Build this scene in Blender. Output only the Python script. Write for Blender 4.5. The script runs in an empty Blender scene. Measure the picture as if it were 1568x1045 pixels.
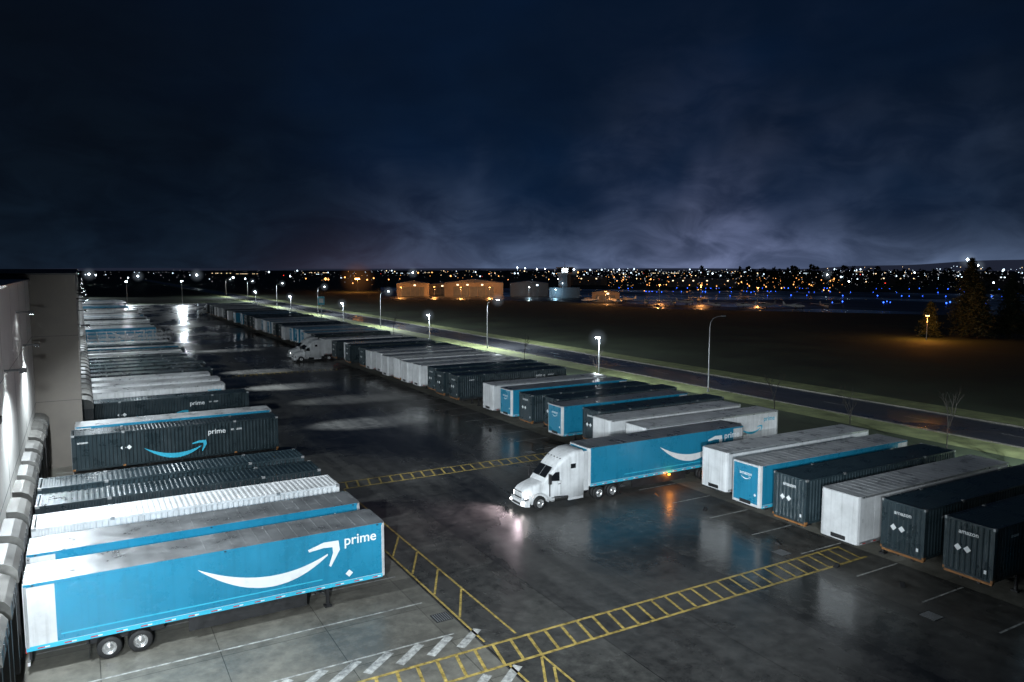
import bpy, math, random
from mathutils import Vector, Matrix
random.seed(7)
scene=bpy.context.scene
COL=scene.collection
R=math.radians

# ------------------------------------------------------------------ materials
def new_mat(name):
    m=bpy.data.materials.new(name); m.use_nodes=True
    nt=m.node_tree; return m,nt,nt.nodes['Principled BSDF']
def paint(name,col,rough=.4,metal=0,var=.15,scale=1.5,bump=0,bscale=20,coat=0,rvar=.12,streak=0):
    m,nt,b=new_mat(name); N=nt.nodes; L=nt.links
    tc=N.new('ShaderNodeTexCoord'); oi=N.new('ShaderNodeObjectInfo')
    ad=N.new('ShaderNodeVectorMath'); ad.operation='ADD'
    mu=N.new('ShaderNodeMath'); mu.operation='MULTIPLY'; mu.inputs[1].default_value=57
    L.new(oi.outputs['Random'],mu.inputs[0]); L.new(tc.outputs['Object'],ad.inputs[0]); L.new(mu.outputs[0],ad.inputs[1])
    n=N.new('ShaderNodeTexNoise'); n.inputs['Scale'].default_value=scale; n.inputs['Detail'].default_value=6; n.inputs['Roughness'].default_value=.65
    L.new(ad.outputs[0],n.inputs['Vector'])
    r=N.new('ShaderNodeMapRange'); r.inputs[1].default_value=.3; r.inputs[2].default_value=.7
    r.inputs[3].default_value=1-var; r.inputs[4].default_value=1+var*.5
    L.new(n.outputs['Fac'],r.inputs[0])
    fac=r.outputs[0]
    if streak:
        mp=N.new('ShaderNodeMapping'); mp.inputs['Scale'].default_value=(5,5,.25); L.new(ad.outputs[0],mp.inputs[0])
        ns=N.new('ShaderNodeTexNoise'); ns.inputs['Scale'].default_value=1; ns.inputs['Detail'].default_value=4; L.new(mp.outputs[0],ns.inputs['Vector'])
        rs=N.new('ShaderNodeMapRange'); rs.inputs[1].default_value=.5; rs.inputs[2].default_value=.75; rs.inputs[3].default_value=1; rs.inputs[4].default_value=1-streak
        L.new(ns.outputs['Fac'],rs.inputs[0]); mm=N.new('ShaderNodeMath'); mm.operation='MULTIPLY'; L.new(fac,mm.inputs[0]); L.new(rs.outputs[0],mm.inputs[1])
        rw=N.new('ShaderNodeMapRange'); rw.inputs[3].default_value=.72; rw.inputs[4].default_value=1.05; L.new(oi.outputs['Random'],rw.inputs[0])
        m2=N.new('ShaderNodeMath'); m2.operation='MULTIPLY'; L.new(mm.outputs[0],m2.inputs[0]); L.new(rw.outputs[0],m2.inputs[1]); fac=m2.outputs[0]
    mx=N.new('ShaderNodeVectorMath'); mx.operation='SCALE'; mx.inputs[0].default_value=col
    L.new(fac,mx.inputs['Scale']); L.new(mx.outputs[0],b.inputs['Base Color'])
    r2=N.new('ShaderNodeMapRange'); r2.inputs[1].default_value=.3; r2.inputs[2].default_value=.7
    r2.inputs[3].default_value=max(.05,rough-rvar); r2.inputs[4].default_value=rough+rvar
    L.new(n.outputs['Fac'],r2.inputs[0]); L.new(r2.outputs[0],b.inputs['Roughness'])
    b.inputs['Metallic'].default_value=metal
    if coat: b.inputs['Coat Weight'].default_value=coat; b.inputs['Coat Roughness'].default_value=.12
    if bump:
        n2=N.new('ShaderNodeTexNoise'); n2.inputs['Scale'].default_value=bscale; n2.inputs['Detail'].default_value=4
        L.new(tc.outputs['Object'],n2.inputs['Vector'])
        bp=N.new('ShaderNodeBump'); bp.inputs['Strength'].default_value=bump; bp.inputs['Distance'].default_value=.02
        L.new(n2.outputs['Fac'],bp.inputs['Height']); L.new(bp.outputs[0],b.inputs['Normal'])
    return m
def emit(name,col,s,sample=False):
    m=bpy.data.materials.new(name); m.use_nodes=True; nt=m.node_tree; nt.nodes.clear()
    e=nt.nodes.new('ShaderNodeEmission'); o=nt.nodes.new('ShaderNodeOutputMaterial')
    e.inputs[0].default_value=(*col,1); e.inputs[1].default_value=s; nt.links.new(e.outputs[0],o.inputs[0])
    if not sample: m.cycles.emission_sampling='NONE'
    return m
def glow_shell(name,col,s,pw=5):
    # lamp halo painted as glow on a shell: bright at centre, nothing at rim
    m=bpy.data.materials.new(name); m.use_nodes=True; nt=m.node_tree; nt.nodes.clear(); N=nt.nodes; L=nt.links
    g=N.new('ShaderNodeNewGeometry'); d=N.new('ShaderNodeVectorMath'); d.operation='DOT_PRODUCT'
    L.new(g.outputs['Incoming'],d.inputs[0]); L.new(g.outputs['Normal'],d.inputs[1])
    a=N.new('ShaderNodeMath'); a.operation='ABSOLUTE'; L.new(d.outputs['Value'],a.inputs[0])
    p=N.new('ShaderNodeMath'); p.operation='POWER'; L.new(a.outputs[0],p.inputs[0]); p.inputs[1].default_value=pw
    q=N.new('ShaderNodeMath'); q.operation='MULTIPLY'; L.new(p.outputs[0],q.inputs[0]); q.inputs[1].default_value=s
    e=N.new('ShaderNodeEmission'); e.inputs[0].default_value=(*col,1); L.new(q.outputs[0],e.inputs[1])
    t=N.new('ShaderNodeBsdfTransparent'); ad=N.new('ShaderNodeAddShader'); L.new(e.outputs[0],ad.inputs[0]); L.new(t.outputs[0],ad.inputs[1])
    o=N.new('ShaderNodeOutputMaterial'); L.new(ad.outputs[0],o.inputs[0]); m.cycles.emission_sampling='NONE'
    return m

M={}
M['white']=paint('white_paint',(.70,.71,.72),.38,0,.2,.9,streak=.25)
M['blue']=paint('blue_paint',(.016,.25,.42),.3,0,.12,.7,coat=.3,streak=.15)
M['roofw']=paint('trailer_roof_white',(.60,.61,.62),.34,.0,.4,.8,rvar=.15,streak=.1)
M['roofg']=paint('trailer_roof_aluminium',(.34,.35,.36),.36,.6,.35,.7,rvar=.15)
M['navy']=paint('container_dark_paint',(.024,.041,.05),.32,0,.3,.8,streak=.2)
M['alu']=paint('aluminium_rail',(.5,.51,.52),.35,.7,.2,2)
M['steel']=paint('dark_steel',(.03,.03,.032),.5,.3,.3,3)
M['tyre']=paint('tyre_rubber',(.015,.015,.016),.65,0,.2,5)
M['hub']=paint('wheel_alloy',(.6,.6,.6),.3,.8,.1,5)
M['decalw']=paint('white_decal',(.75,.77,.78),.35,0,.1,2)
M['decalb']=paint('blue_decal',(.04,.42,.6),.35,0,.05,2)
M['red']=paint('red_tape',(.5,.02,.02),.3,0,.1,3)
M['rust']=paint('ochre_rail',(.3,.13,.04),.5,0,.5,3)
M['glass']=paint('dark_glass',(.01,.012,.015),.08,0,.1,2,rvar=.03)
M['chrome']=paint('chrome',(.7,.7,.7),.15,1,.1,4,rvar=.05)
M['head']=emit('headlight_glow',(1,.88,.85),30)
M['amber']=emit('amber_marker',(1,.3,.03),12)
M['redl']=emit('red_marker',(1,.03,.02),5)
M['galv']=paint('galvanised_steel',(.35,.36,.37),.45,.6,.2,3)
M['lampw']=emit('lamp_lens_white',(.85,.95,1),60)
M['lampo']=emit('lamp_lens_sodium',(1,.42,.1),25)
M['yellow']=paint('yellow_road_paint',(.52,.38,.11),.4,0,.8,3.5)
M['wline']=paint('white_road_paint',(.5,.5,.48),.4,0,.8,3)
M['bark']=paint('bark',(.022,.019,.015),.8,0,.3,4)
M['leaf']=paint('dark_foliage',(.028,.042,.02),.7,0,.5,.6)

def wet(name,c0,c1,r0,r1,scale=.1,slab=False,patch=False):
    m,nt,b=new_mat(name); N=nt.nodes; L=nt.links
    tc=N.new('ShaderNodeTexCoord')
    n=N.new('ShaderNodeTexNoise'); n.inputs['Scale'].default_value=scale; n.inputs['Detail'].default_value=7; n.inputs['Roughness'].default_value=.6; n.inputs['Distortion'].default_value=.6
    mp=N.new('ShaderNodeMapping'); mp.inputs['Scale'].default_value=(1,.55,1)
    L.new(tc.outputs['Object'],mp.inputs[0]); L.new(mp.outputs[0],n.inputs['Vector'])
    n2=N.new('ShaderNodeTexNoise'); n2.inputs['Scale'].default_value=1.3; n2.inputs['Detail'].default_value=8; n2.inputs['Roughness'].default_value=.7
    L.new(tc.outputs['Object'],n2.inputs['Vector'])
    mixc=N.new('ShaderNodeMix'); mixc.data_type='RGBA'
    mixc.inputs['A'].default_value=(*c0,1); mixc.inputs['B'].default_value=(*c1,1)
    av=N.new('ShaderNodeMath'); av.operation='ADD'; L.new(n.outputs['Fac'],av.inputs[0]); L.new(n2.outputs['Fac'],av.inputs[1])
    rg=N.new('ShaderNodeMapRange'); rg.inputs[1].default_value=.8; rg.inputs[2].default_value=1.2; L.new(av.outputs[0],rg.inputs[0])
    L.new(rg.outputs[0],mixc.inputs['Factor'])
    out=mixc.outputs['Result']
    def mult(o,c):
        mm=N.new('ShaderNodeMix'); mm.data_type='RGBA'; mm.blend_type='MULTIPLY'; mm.inputs['Factor'].default_value=1
        L.new(o,mm.inputs['A']); L.new(c,mm.inputs['B']); return mm.outputs['Result']
    if slab:
        bt=N.new('ShaderNodeTexBrick'); bt.offset=0; bt.inputs['Scale'].default_value=1
        bt.inputs['Brick Width'].default_value=4.8; bt.inputs['Row Height'].default_value=3.85; bt.inputs['Mortar Size'].default_value=.02
        bt.inputs['Color1'].default_value=(1,1,1,1); bt.inputs['Color2'].default_value=(.8,.8,.8,1); bt.inputs['Mortar'].default_value=(.3,.3,.3,1)
        L.new(tc.outputs['Object'],bt.inputs['Vector']); out=mult(out,bt.outputs['Color'])
    if patch:
        bt=N.new('ShaderNodeTexBrick'); bt.offset=.37; bt.inputs['Scale'].default_value=1
        bt.inputs['Brick Width'].default_value=38; bt.inputs['Row Height'].default_value=5.2; bt.inputs['Mortar Size'].default_value=.03; bt.inputs['Bias'].default_value=.2
        bt.inputs['Color1'].default_value=(1.15,1.15,1.13,1); bt.inputs['Color2'].default_value=(.75,.75,.77,1); bt.inputs['Mortar'].default_value=(.4,.4,.4,1)
        mr=N.new('ShaderNodeMapping'); mr.inputs['Rotation'].default_value=(0,0,R(90)); L.new(tc.outputs['Object'],mr.inputs[0])
        L.new(mr.outputs[0],bt.inputs['Vector']); out=mult(out,bt.outputs['Color'])
        ms=N.new('ShaderNodeMapping'); ms.inputs['Scale'].default_value=(.9,.035,1); L.new(tc.outputs['Object'],ms.inputs[0])
        ns=N.new('ShaderNodeTexNoise'); ns.inputs['Scale'].default_value=1; ns.inputs['Detail'].default_value=4; L.new(ms.outputs[0],ns.inputs['Vector'])
        cr=N.new('ShaderNodeValToRGB'); cr.color_ramp.elements[0].position=.35; cr.color_ramp.elements[0].color=(.65,.65,.65,1); cr.color_ramp.elements[1].position=.65; cr.color_ramp.elements[1].color=(1.0,1,1,1)
        L.new(ns.outputs['Fac'],cr.inputs[0]); out=mult(out,cr.outputs[0])
    L.new(out,b.inputs['Base Color'])
    rr=N.new('ShaderNodeMapRange'); rr.inputs[1].default_value=.42; rr.inputs[2].default_value=.6; rr.inputs[3].default_value=r0; rr.inputs[4].default_value=r1
    L.new(n.outputs['Fac'],rr.inputs[0]); L.new(rr.outputs[0],b.inputs['Roughness'])
    nb=N.new('ShaderNodeTexNoise'); nb.inputs['Scale'].default_value=25; nb.inputs['Detail'].default_value=3
    L.new(tc.outputs['Object'],nb.inputs['Vector'])
    bp=N.new('ShaderNodeBump'); bp.inputs['Strength'].default_value=.25; bp.inputs['Distance'].default_value=.008
    L.new(nb.outputs['Fac'],bp.inputs['Height'])
    bp2=N.new('ShaderNodeBump'); bp2.inputs['Strength'].default_value=.3; bp2.inputs['Distance'].default_value=.04
    L.new(n2.outputs['Fac'],bp2.inputs['Height']); L.new(bp.outputs[0],bp2.inputs['Normal']); L.new(bp2.outputs[0],b.inputs['Normal'])
    return m
M['asphalt']=wet('wet_asphalt',(.042,.042,.040),(.125,.122,.114),.14,.45,.09,patch=True)
M['concrete']=wet('wet_concrete',(.12,.115,.10),(.25,.24,.205),.3,.55,.2,slab=True)
M['road']=wet('road_asphalt',(.03,.033,.04),(.06,.062,.068),.25,.45,.1)
M['apron']=wet('airfield_asphalt',(.015,.016,.018),(.035,.035,.035),.2,.5,.02)
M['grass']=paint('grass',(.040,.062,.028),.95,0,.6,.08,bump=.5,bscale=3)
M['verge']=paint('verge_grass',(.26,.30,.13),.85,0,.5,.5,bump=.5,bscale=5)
M['wall']=paint('precast_wall',(.6,.59,.56),.7,0,.15,.25,bump=.1,bscale=8)
M['wall2']=paint('precast_wall_brown',(.17,.15,.13),.75,0,.2,.3,bump=.1,bscale=8)
M['rubber']=paint('dock_shelter_fabric',(.04,.04,.042),.6,0,.3,2)
M['shelt']=paint('dock_shelter_top',(.11,.107,.10),.5,0,.5,1.2)
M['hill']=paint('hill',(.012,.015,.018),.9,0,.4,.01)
b_=M['hill'].node_tree.nodes['Principled BSDF']; b_.inputs['Emission Color'].default_value=(.45,.55,1,1); b_.inputs['Emission Strength'].default_value=.03  # faint self-glow painted in to stand for distance haze
M['glowb']=glow_shell('glow_bright',(.7,.85,1),.05,5)
M['glowo']=glow_shell('glow_orange',(1,.38,.1),.03,4)
M['glowg']=glow_shell('ground_glow',(.45,.58,.95),.012,2.0)

# ------------------------------------------------------------------ mesh builder
class MB:
    def __init__(s): s.v=[];s.f=[];s.m=[];s.mats=[];s.sm=[]
    def mi(s,k):
        if k not in s.mats: s.mats.append(k)
        return s.mats.index(k)
    def face(s,pts,k,sm=False):
        i=len(s.v); s.v+= [tuple(p) for p in pts]; s.f.append(tuple(range(i,i+len(pts)))); s.m.append(s.mi(k)); s.sm.append(sm)
    def raw(s,vs,fs,k,sm=False):
        i=len(s.v); s.v+=[tuple(p) for p in vs]
        for f in fs: s.f.append(tuple(i+a for a in f)); s.m.append(s.mi(k)); s.sm.append(sm)
    def box(s,x0,x1,y0,y1,z0,z1,k):
        s.raw([(x0,y0,z0),(x1,y0,z0),(x1,y1,z0),(x0,y1,z0),(x0,y0,z1),(x1,y0,z1),(x1,y1,z1),(x0,y1,z1)],
          [(0,3,2,1),(4,5,6,7),(0,1,5,4),(1,2,6,5),(2,3,7,6),(3,0,4,7)],k)
    def tube(s,p0,p1,r0,r1,k,n=8,cap=True):
        p0=Vector(p0);p1=Vector(p1);d=(p1-p0).normalized()
        a=d.orthogonal().normalized(); b=d.cross(a)
        vs=[];
        for p,r in((p0,r0),(p1,r1)):
            for i in range(n):
                t=2*math.pi*i/n; vs.append(p+a*math.cos(t)*r+b*math.sin(t)*r)
        s.raw(vs,[(i,(i+1)%n,n+(i+1)%n,n+i) for i in range(n)],k,True)
        if cap:
            s.raw(vs,[tuple(range(n-1,-1,-1)),tuple(range(n,2*n))],k)
    def lathe_y(s,cx,cy,cz,prof,k,n=20):
        vs=[]
        for (yo,r) in prof:
            for i in range(n):
                t=2*math.pi*i/n; vs.append((cx+r*math.cos(t),cy+yo,cz+r*math.sin(t)))
        fs=[]
        for j in range(len(prof)-1):
            for i in range(n): fs.append((j*n+i,j*n+(i+1)%n,(j+1)*n+(i+1)%n,(j+1)*n+i))
        s.raw(vs,fs,k,True)
    def prism(s,poly,z0,z1,k):
        n=len(poly); vs=[(x,y,z0) for x,y in poly]+[(x,y,z1) for x,y in poly]
        s.raw(vs,[tuple(range(n-1,-1,-1)),tuple(range(n,2*n))]+[(i,(i+1)%n,n+(i+1)%n,n+i) for i in range(n)],k)
    def addmesh(s,me,mat,k):
        s.raw([mat@v.co for v in me.vertices],[tuple(p.vertices) for p in me.polygons],k)
    def mesh(s,name):
        me=bpy.data.meshes.new(name); me.from_pydata(s.v,[],s.f)
        for k in s.mats: me.materials.append(M[k])
        me.polygons.foreach_set('material_index',s.m); me.polygons.foreach_set('use_smooth',s.sm); me.update(); return me
    def obj(s,name,loc=(0,0,0),rz=0,parent=None):
        return place(s.mesh(name),name,loc,rz,parent)
def place(me,name,loc=(0,0,0),rz=0,parent=None,sc=1):
    o=bpy.data.objects.new(name,me); COL.objects.link(o); o.location=loc; o.rotation_euler=(0,0,rz)
    if sc!=1: o.scale=(sc,sc,sc)
    if parent: o.parent=parent
    return o
def empty(name,loc=(0,0,0),rz=0):
    o=bpy.data.objects.new(name,None); COL.objects.link(o); o.location=loc; o.rotation_euler=(0,0,rz); return o
def light(kind,name,loc,power,col,parent=None,size=.25,aim=None,cone=160,blend=.6):
    l=bpy.data.lights.new(name,kind); l.energy=power; l.color=col
    l.shadow_soft_size=size
    if kind=='SPOT': l.spot_size=R(cone); l.spot_blend=blend
    o=bpy.data.objects.new(name,l); COL.objects.link(o); o.location=loc
    if aim is not None:
        o.rotation_euler=(Vector(aim)-Vector(loc)).to_track_quat('-Z','Y').to_euler()
    if parent:
        o.parent=parent; o.matrix_parent_inverse=Matrix.LocRotScale(parent.location,parent.rotation_euler,None).inverted()
    return o
_s={}
def halo(key,loc,r,parent,name='lamp_glow'):  # glowing sphere added round a lamp to paint its halo
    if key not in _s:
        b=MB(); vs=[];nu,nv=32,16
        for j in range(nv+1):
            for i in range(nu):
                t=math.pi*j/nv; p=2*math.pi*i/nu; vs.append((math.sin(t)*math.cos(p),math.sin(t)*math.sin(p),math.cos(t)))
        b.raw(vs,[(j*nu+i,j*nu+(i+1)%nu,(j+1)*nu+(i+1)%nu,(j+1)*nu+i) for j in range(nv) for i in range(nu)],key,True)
        _s[key]=b.mesh('lamp_glow')
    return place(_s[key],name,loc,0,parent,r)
def textmesh(t):
    c=bpy.data.curves.new('t','FONT'); c.body=t; c.size=1; c.offset=.012; c.align_x='LEFT'
    o=bpy.data.objects.new('t',c); COL.objects.link(o)
    dg=bpy.context.evaluated_depsgraph_get(); me=bpy.data.meshes.new_from_object(o.evaluated_get(dg))
    bpy.data.objects.remove(o); return me
T_prime=textmesh('prime'); T_amz=textmesh('amazon')

# ------------------------------------------------------------------ decals
def side_frame(side):
    if side<0: return Matrix(((1,0,0,0),(0,0,-1,0),(0,1,0,0),(0,0,0,1)))
    return Matrix(((-1,0,0,0),(0,0,1,0),(0,1,0,0),(0,0,0,1)))
def smile(mb,fr,off,sc,k):
    n=24; vs=[]
    for i in range(n+1):
        u=i/n; s=6.15*u
        base=2.2*(1-u)+1.8*u
        top=base-(.80)*4*u*(1-u)*(.9+.1*u); bot=base-(1.32)*4*u*(1-u)*(.9+.1*u)-.05*u-.03
        vs.append((s,top,bot))
    P=lambda s,t: fr@(off+Vector((s*sc,t*sc,0)))
    for i in range(n):
        a,b=vs[i],vs[i+1]
        mb.face([P(a[0],a[2]),P(b[0],b[2]),P(b[0],b[1]),P(a[0],a[1])],k)
    pts_o=[(5.15,2.18),(5.95,2.42),(6.72,2.40),(6.78,1.9),(6.3,1.08)]
    pts_i=[(5.2,2.05),(5.95,2.14),(6.40,2.10),(6.42,1.8),(6.2,1.15)]
    for i in range(4):
        mb.face([P(*pts_i[i]),P(*pts_i[i+1]),P(*pts_o[i+1]),P(*pts_o[i])],k)
def txt(mb,me,fr,off,h,k):
    mb.addmesh(me,fr@Matrix.Translation(off)@Matrix.Scale(h,4),k)

def wheel(mb,x,y,side,dual=True):
    r=.51; w=.27
    ys=[0] if not dual else [0,-side*.33]
    for yo in ys:
        c=y+yo
        mb.lathe_y(x,c,r,[(-w/2,.30),(-w/2,.47),(-w/2+.03,r),(w/2-.03,r),(w/2,.47),(w/2,.30)],'tyre',22)
    o=side*(w/2-.0)
    mb.lathe_y(x,y,r,[(o-side*.0,.30),(o-side*.05,.27),(o-side*.10,.20),(o-side*.02,.13),(o+side*.02,.09),(o+side*.02,.001)],'hub',22)
def undercarriage(mb,L,skirt=None):
    for x in(3.1,4.36):
        for sd in(-1,1): wheel(mb,x,sd*1.12,sd)
        mb.tube((x,-1.0,.51),(x,1.0,.51),.08,.08,'steel')
    mb.box(2.2,5.4,-.62,-.5,.6,1.0,'steel'); mb.box(2.2,5.4,.5,.62,.6,1.0,'steel')
    for x in(2.3,3.7,5.2): mb.box(x,x+.1,-.5,.5,.7,.9,'steel')
    for sd in(-1,1):
        mb.box(2.3,2.32,-1.25 if sd<0 else .65, -.65 if sd<0 else 1.25,.25,1.05,'steel')
        mb.box(L-3.15,L-3.0,sd*.95-.07,sd*.95+.07,.12,1.1,'steel'); mb.box(L-3.25,L-2.9,sd*.95-.17,sd*.95+.17,.03,.12,'steel')
        mb.tube((L-3.07,sd*.95,.6),(L-4.2,sd*.6,1.1),.035,.035,'steel',6)
        mb.box(.06,.16,sd*.8-.05,sd*.8+.05,.5,1.1,'steel')
    mb.tube((L-3.07,-.95,.75),(L-3.07,.95,.75),.04,.04,'steel',6)
    mb.box(0,.1,-1.2,1.2,.45,.57,'white')
    for i in range(8):
        mb.box(-.004,0,-1.2+i*.3,-1.05+i*.3,.46,.56,'red')
    if skirt:
        for sd in(-1,1):
            y=sd*1.22; mb.box(6.4,L-4.2,min(y,y+sd*.03),max(y,y+sd*.03),.45,1.12,skirt)
def tape(mb,L,y,side,z):
    x=.4
    while x<L-.6:
        a,b=(y+side*.001,y+side*.004) if side>0 else (y+side*.004,y+side*.001)
        mb.box(x,x+.28,a,b,z,z+.05,'red'); mb.box(x+.281,x+.46,a,b,z,z+.05,'decalw'); x+=1.0
def van(name,body,roof,L=16.15,logo=None,nose='blue'):
    mb=MB(); w=1.3
    c=.16
    poly=[(0,-w),(L-c*1.2,-w),(L-c*.35,-w+c*.35),(L,-w+c*1.2),(L,w-c*1.2),(L-c*.35,w-c*.35),(L-c*1.2,w),(0,w)]
    mb.prism(poly,1.18,4.05,'white')
    p2=[(x if x<L-1 else x-.02,y*.985) for x,y in poly]; mb.prism(p2,4.05,4.10,roof)
    x=.6
    while x<L-.5:
        mb.box(x,x+.05,-w*.96,w*.96,4.1,4.108,roof); x+=.61
    for sd in(-1,1):
        y=sd*w; a,b=min(y,y+sd*.006),max(y,y+sd*.006)
        if body!='white':
            mb.box(1.15,L-.22,a,b,1.36,3.97,body)
            yb=y+sd*.009; mb.box(1.3,L-3.4,min(y+sd*.006,yb),max(y+sd*.006,yb),1.62,1.68,'decalb')
        y2=y+sd*.02; a,b=min(y,y2),max(y,y2)
        mb.box(0,L-.2,a,b,3.97,4.09,'alu' if body=='white' else body)
        mb.box(0,L-.2,a,b,1.14,1.34,'alu'if body=='white' else 'decalb')
        tape(mb,L,y2,sd,1.2)
        x=2.4
        while x<L-.5:
            yb=y+sd*.008; mb.box(x,x+.02,min(y,yb),max(y,yb),1.36,3.97,'white' if body=='white' else body); x+=1.22
        mb.box(0,.12,min(y,y+sd*.025),max(y,y+sd*.025),1.3,4.0,'alu')
        for xx in(.3,L*.5,L-.5): mb.box(xx,xx+.1,min(y2,y2+sd*.02),max(y2,y2+sd*.02),4.0,4.05,'steel')
    if body!='white':
        mb.box(L,L+.006,-w+.22,w-.22,1.36,3.97,nose)
    for sd in(-1,1):
        mb.box(-.03,0,.03 if sd>0 else -1.2,1.2 if sd>0 else -.03,1.3,3.95,'white')
        for yy in(.3,.75): mb.tube((-.05,sd*yy,1.25),(-.05,sd*yy,3.98),.018,.018,'alu',6)
        mb.box(-.04,0,sd*1.0-.12,sd*1.0+.12,1.0,1.12,'red')
    mb.box(L,L+.02,-.5,.5,1.25,1.5,'steel')
    mb.box(L-.02,L+.01,-w+.2,w-.2,1.1,1.18,'steel')
    undercarriage(mb,L,skirt='steel' if body!='white' else None)
    if logo:
        for sd in(-1,1):
            fr=side_frame(sd); zo=w+.016
            if logo=='big':
                k='decalw'
                off=Vector((6.9 if sd<0 else -9.2,1.16,zo)); smile(mb,fr,off,1,k)
                txt(mb,T_prime,fr,Vector((off.x+7.0,1.16+2.08,zo)),.74,k)
                mb.face([fr@(off+Vector(p)) for p in((7.05,.55,0),(7.25,.35,0),(7.45,.55,0),(7.25,.75,0))],k)
            else:
                off=Vector((11.2 if sd<0 else -4.9,1.9,zo)); smile(mb,fr,off,.42,'decalb')
                txt(mb,T_prime,fr,Vector((off.x+3.0,3.25,zo)),.62,'decalb')
    if body!='white':
        fr=Matrix(((0,0,1,0),(1,0,0,0),(0,1,0,0),(0,0,0,1)))
        txt(mb,T_amz,fr,Vector((-.55,3.25,L+.009)),.36,'decalw')
        smile(mb,fr,Vector((-.45,2.85,L+.009)),.13,'decalw')
        mb.face([fr@Vector(p) for p in((.75,2.0,L+.009),(.87,1.88,L+.009),(.99,2.0,L+.009),(.87,2.12,L+.009))],'decalw')
    return mb.mesh(name)
def container(name,col,L=16.15,logo=True,dec='decalb'):
    mb=MB(); w=1.3; zb,zt=1.22,4.12
    pitch=.29; dpt=.05
    def corr(a0,a1):
        pts=[];a=a0
        while a<a1-.05:
            pts+= [(a,0),(min(a+.09,a1),0),(min(a+.145,a1),dpt),(min(a+.235,a1),dpt)]; a+=pitch
        pts.append((a1,0)); return pts
    pr=corr(.2,L-.2)
    for sd in(-1,1):
        vs=[];
        for (a,d) in pr: vs+=[(a,sd*(w-.015-d),zb+.15),(a,sd*(w-.015-d),zt-.13)]
        mb.raw(vs,[(2*i,2*i+2,2*i+3,2*i+1) for i in range(len(pr)-1)],col)
        y0,y1=(w-.09,w) if sd>0 else(-w,-w+.09)
        mb.box(.2,L-.2,y0,y1,zb,zb+.15,col); mb.box(.2,L-.2,y0,y1,zt-.13,zt-.02,col)
        for x in(0,L-.2): 
            mb.box(x,x+.2,y0-(0.07 if sd>0 else 0),y1+(0.07 if sd<0 else 0),zb,zt,col)
        for x in(3.6,L-3.8): mb.box(x,x+.2,min(sd*w,sd*(w+.01)),max(sd*w,sd*(w+.01)),zb,zt,col)
        for x in(0,3.6,L-3.8,L-.2):
            for z in(zb,zt-.14): mb.box(x-.004,x+.204,min(sd*(w+.012),sd*(w-.1)),max(sd*(w+.012),sd*(w-.1)),z,z+.145,'galv' if z>2 else 'rust')
    vs=[]
    for (a,d) in pr: vs+=[(a,-w+.09,zt-.03-d*.5),(a,w-.09,zt-.03-d*.5)]
    mb.raw(vs,[(2*i,2*i+2,2*i+3,2*i+1) for i in range(len(pr)-1)],col)
    pe=corr(-w+.16,w-.16)
    vs=[]
    for (a,d) in pe: vs+=[(L-.02-d,a,zb+.1),(L-.02-d,a,zt-.1)]
    mb.raw(vs,[(2*i,2*i+2,2*i+3,2*i+1) for i in range(len(pe)-1)],col)
    for x in(0,L-.12):
        mb.box(x,x+.12,-w+.16,w-.16,zb,zb+.12,col); mb.box(x,x+.12,-w+.16,w-.16,zt-.12,zt-.005,col)
    mb.box(.02,.08,-w+.16,w-.16,zb+.12,zt-.12,col)
    for yy in(-.9,-.35,.35,.9): mb.tube((-.01,yy,zb),(-.01,yy,zt),.02,.02,'galv',6)
    mb.box(.1,L-.1,-w+.1,w-.1,zb+.02,zb+.06,'steel')
    for y in(-.55,.4): mb.box(.1,L-.3,y,y+.15,.85,1.2,'steel')
    for x in(.1,5.5,8,11,L-.4): mb.box(x,x+.2,-1.2,1.2,1.05,1.21,'steel')
    undercarriage(mb,L)
    mb.box(L-.2,L-.05,-1.25,1.25,1.06,1.18,'rust')
    if logo:
        for sd in(-1,1):
            fr=side_frame(sd); zo=w+.006
            off=Vector((5.2 if sd<0 else -9.8,.95,zo)); smile(mb,fr,off,.72,dec)
            txt(mb,T_prime,fr,Vector((off.x+5.0,1.2+1.95,zo)),.62,'decalw')
            txt(mb,T_amz,fr,Vector((off.x+6.9,3.3,zo)),.3,'decalw')
            txt(mb,T_amz,fr,Vector((off.x-4.8,3.4,zo)),.25,'decalw')
            for q in(-1.75,-1.3):
                mb.face([fr@(off+Vector(p)) for p in((q,1.8,0),(q+.2,1.6,0),(q+.4,1.8,0),(q+.2,2.0,0))],'decalw')
    fr=Matrix(((0,0,1,0),(1,0,0,0),(0,1,0,0),(0,0,0,1)))
    if col=='navy':
        txt(mb,T_amz,fr,Vector((-.55,3.4,L+.002)),.34,'decalw')
        for q in(-.75,-.25):
            mb.face([fr@Vector(p) for p in((q,2.6,L+.002),(q+.2,2.4,L+.002),(q+.4,2.6,L+.002),(q+.2,2.8,L+.002))],'decalw')
        mb.face([fr@Vector(p) for p in((.85,1.6,L+.002),(.98,1.6,L+.002),(.98,1.8,L+.002),(.85,1.8,L+.002))],'decalw')
    return mb.mesh(name)

ME={}
ME['B']=van('blue_trailer','blue','roofg',logo='big')
ME['b']=van('blue_trailer_white_roof','blue','roofw',logo='big')
ME['W']=van('white_trailer','white','roofw')
ME['P']=van('white_trailer_logo','white','roofw',logo='small')
ME['D']=container('dark_container','navy')
ME['C']=container('white_container','white',logo=False)
NM={'B':'semi_trailer','b':'semi_trailer','W':'semi_trailer','P':'semi_trailer','D':'shipping_container_on_chassis','C':'shipping_container_on_chassis'}
def left(kind,y,nose):
    return place(ME[kind],NM[kind],(nose-16.15,y+1.3,0.01),R(random.uniform(-.25,.25)))
def right(kind,y,nose):
    return place(ME[kind],NM[kind],(nose+16.15,y+1.3,0.01),math.pi+R(random.uniform(-.5,.5)))

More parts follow.
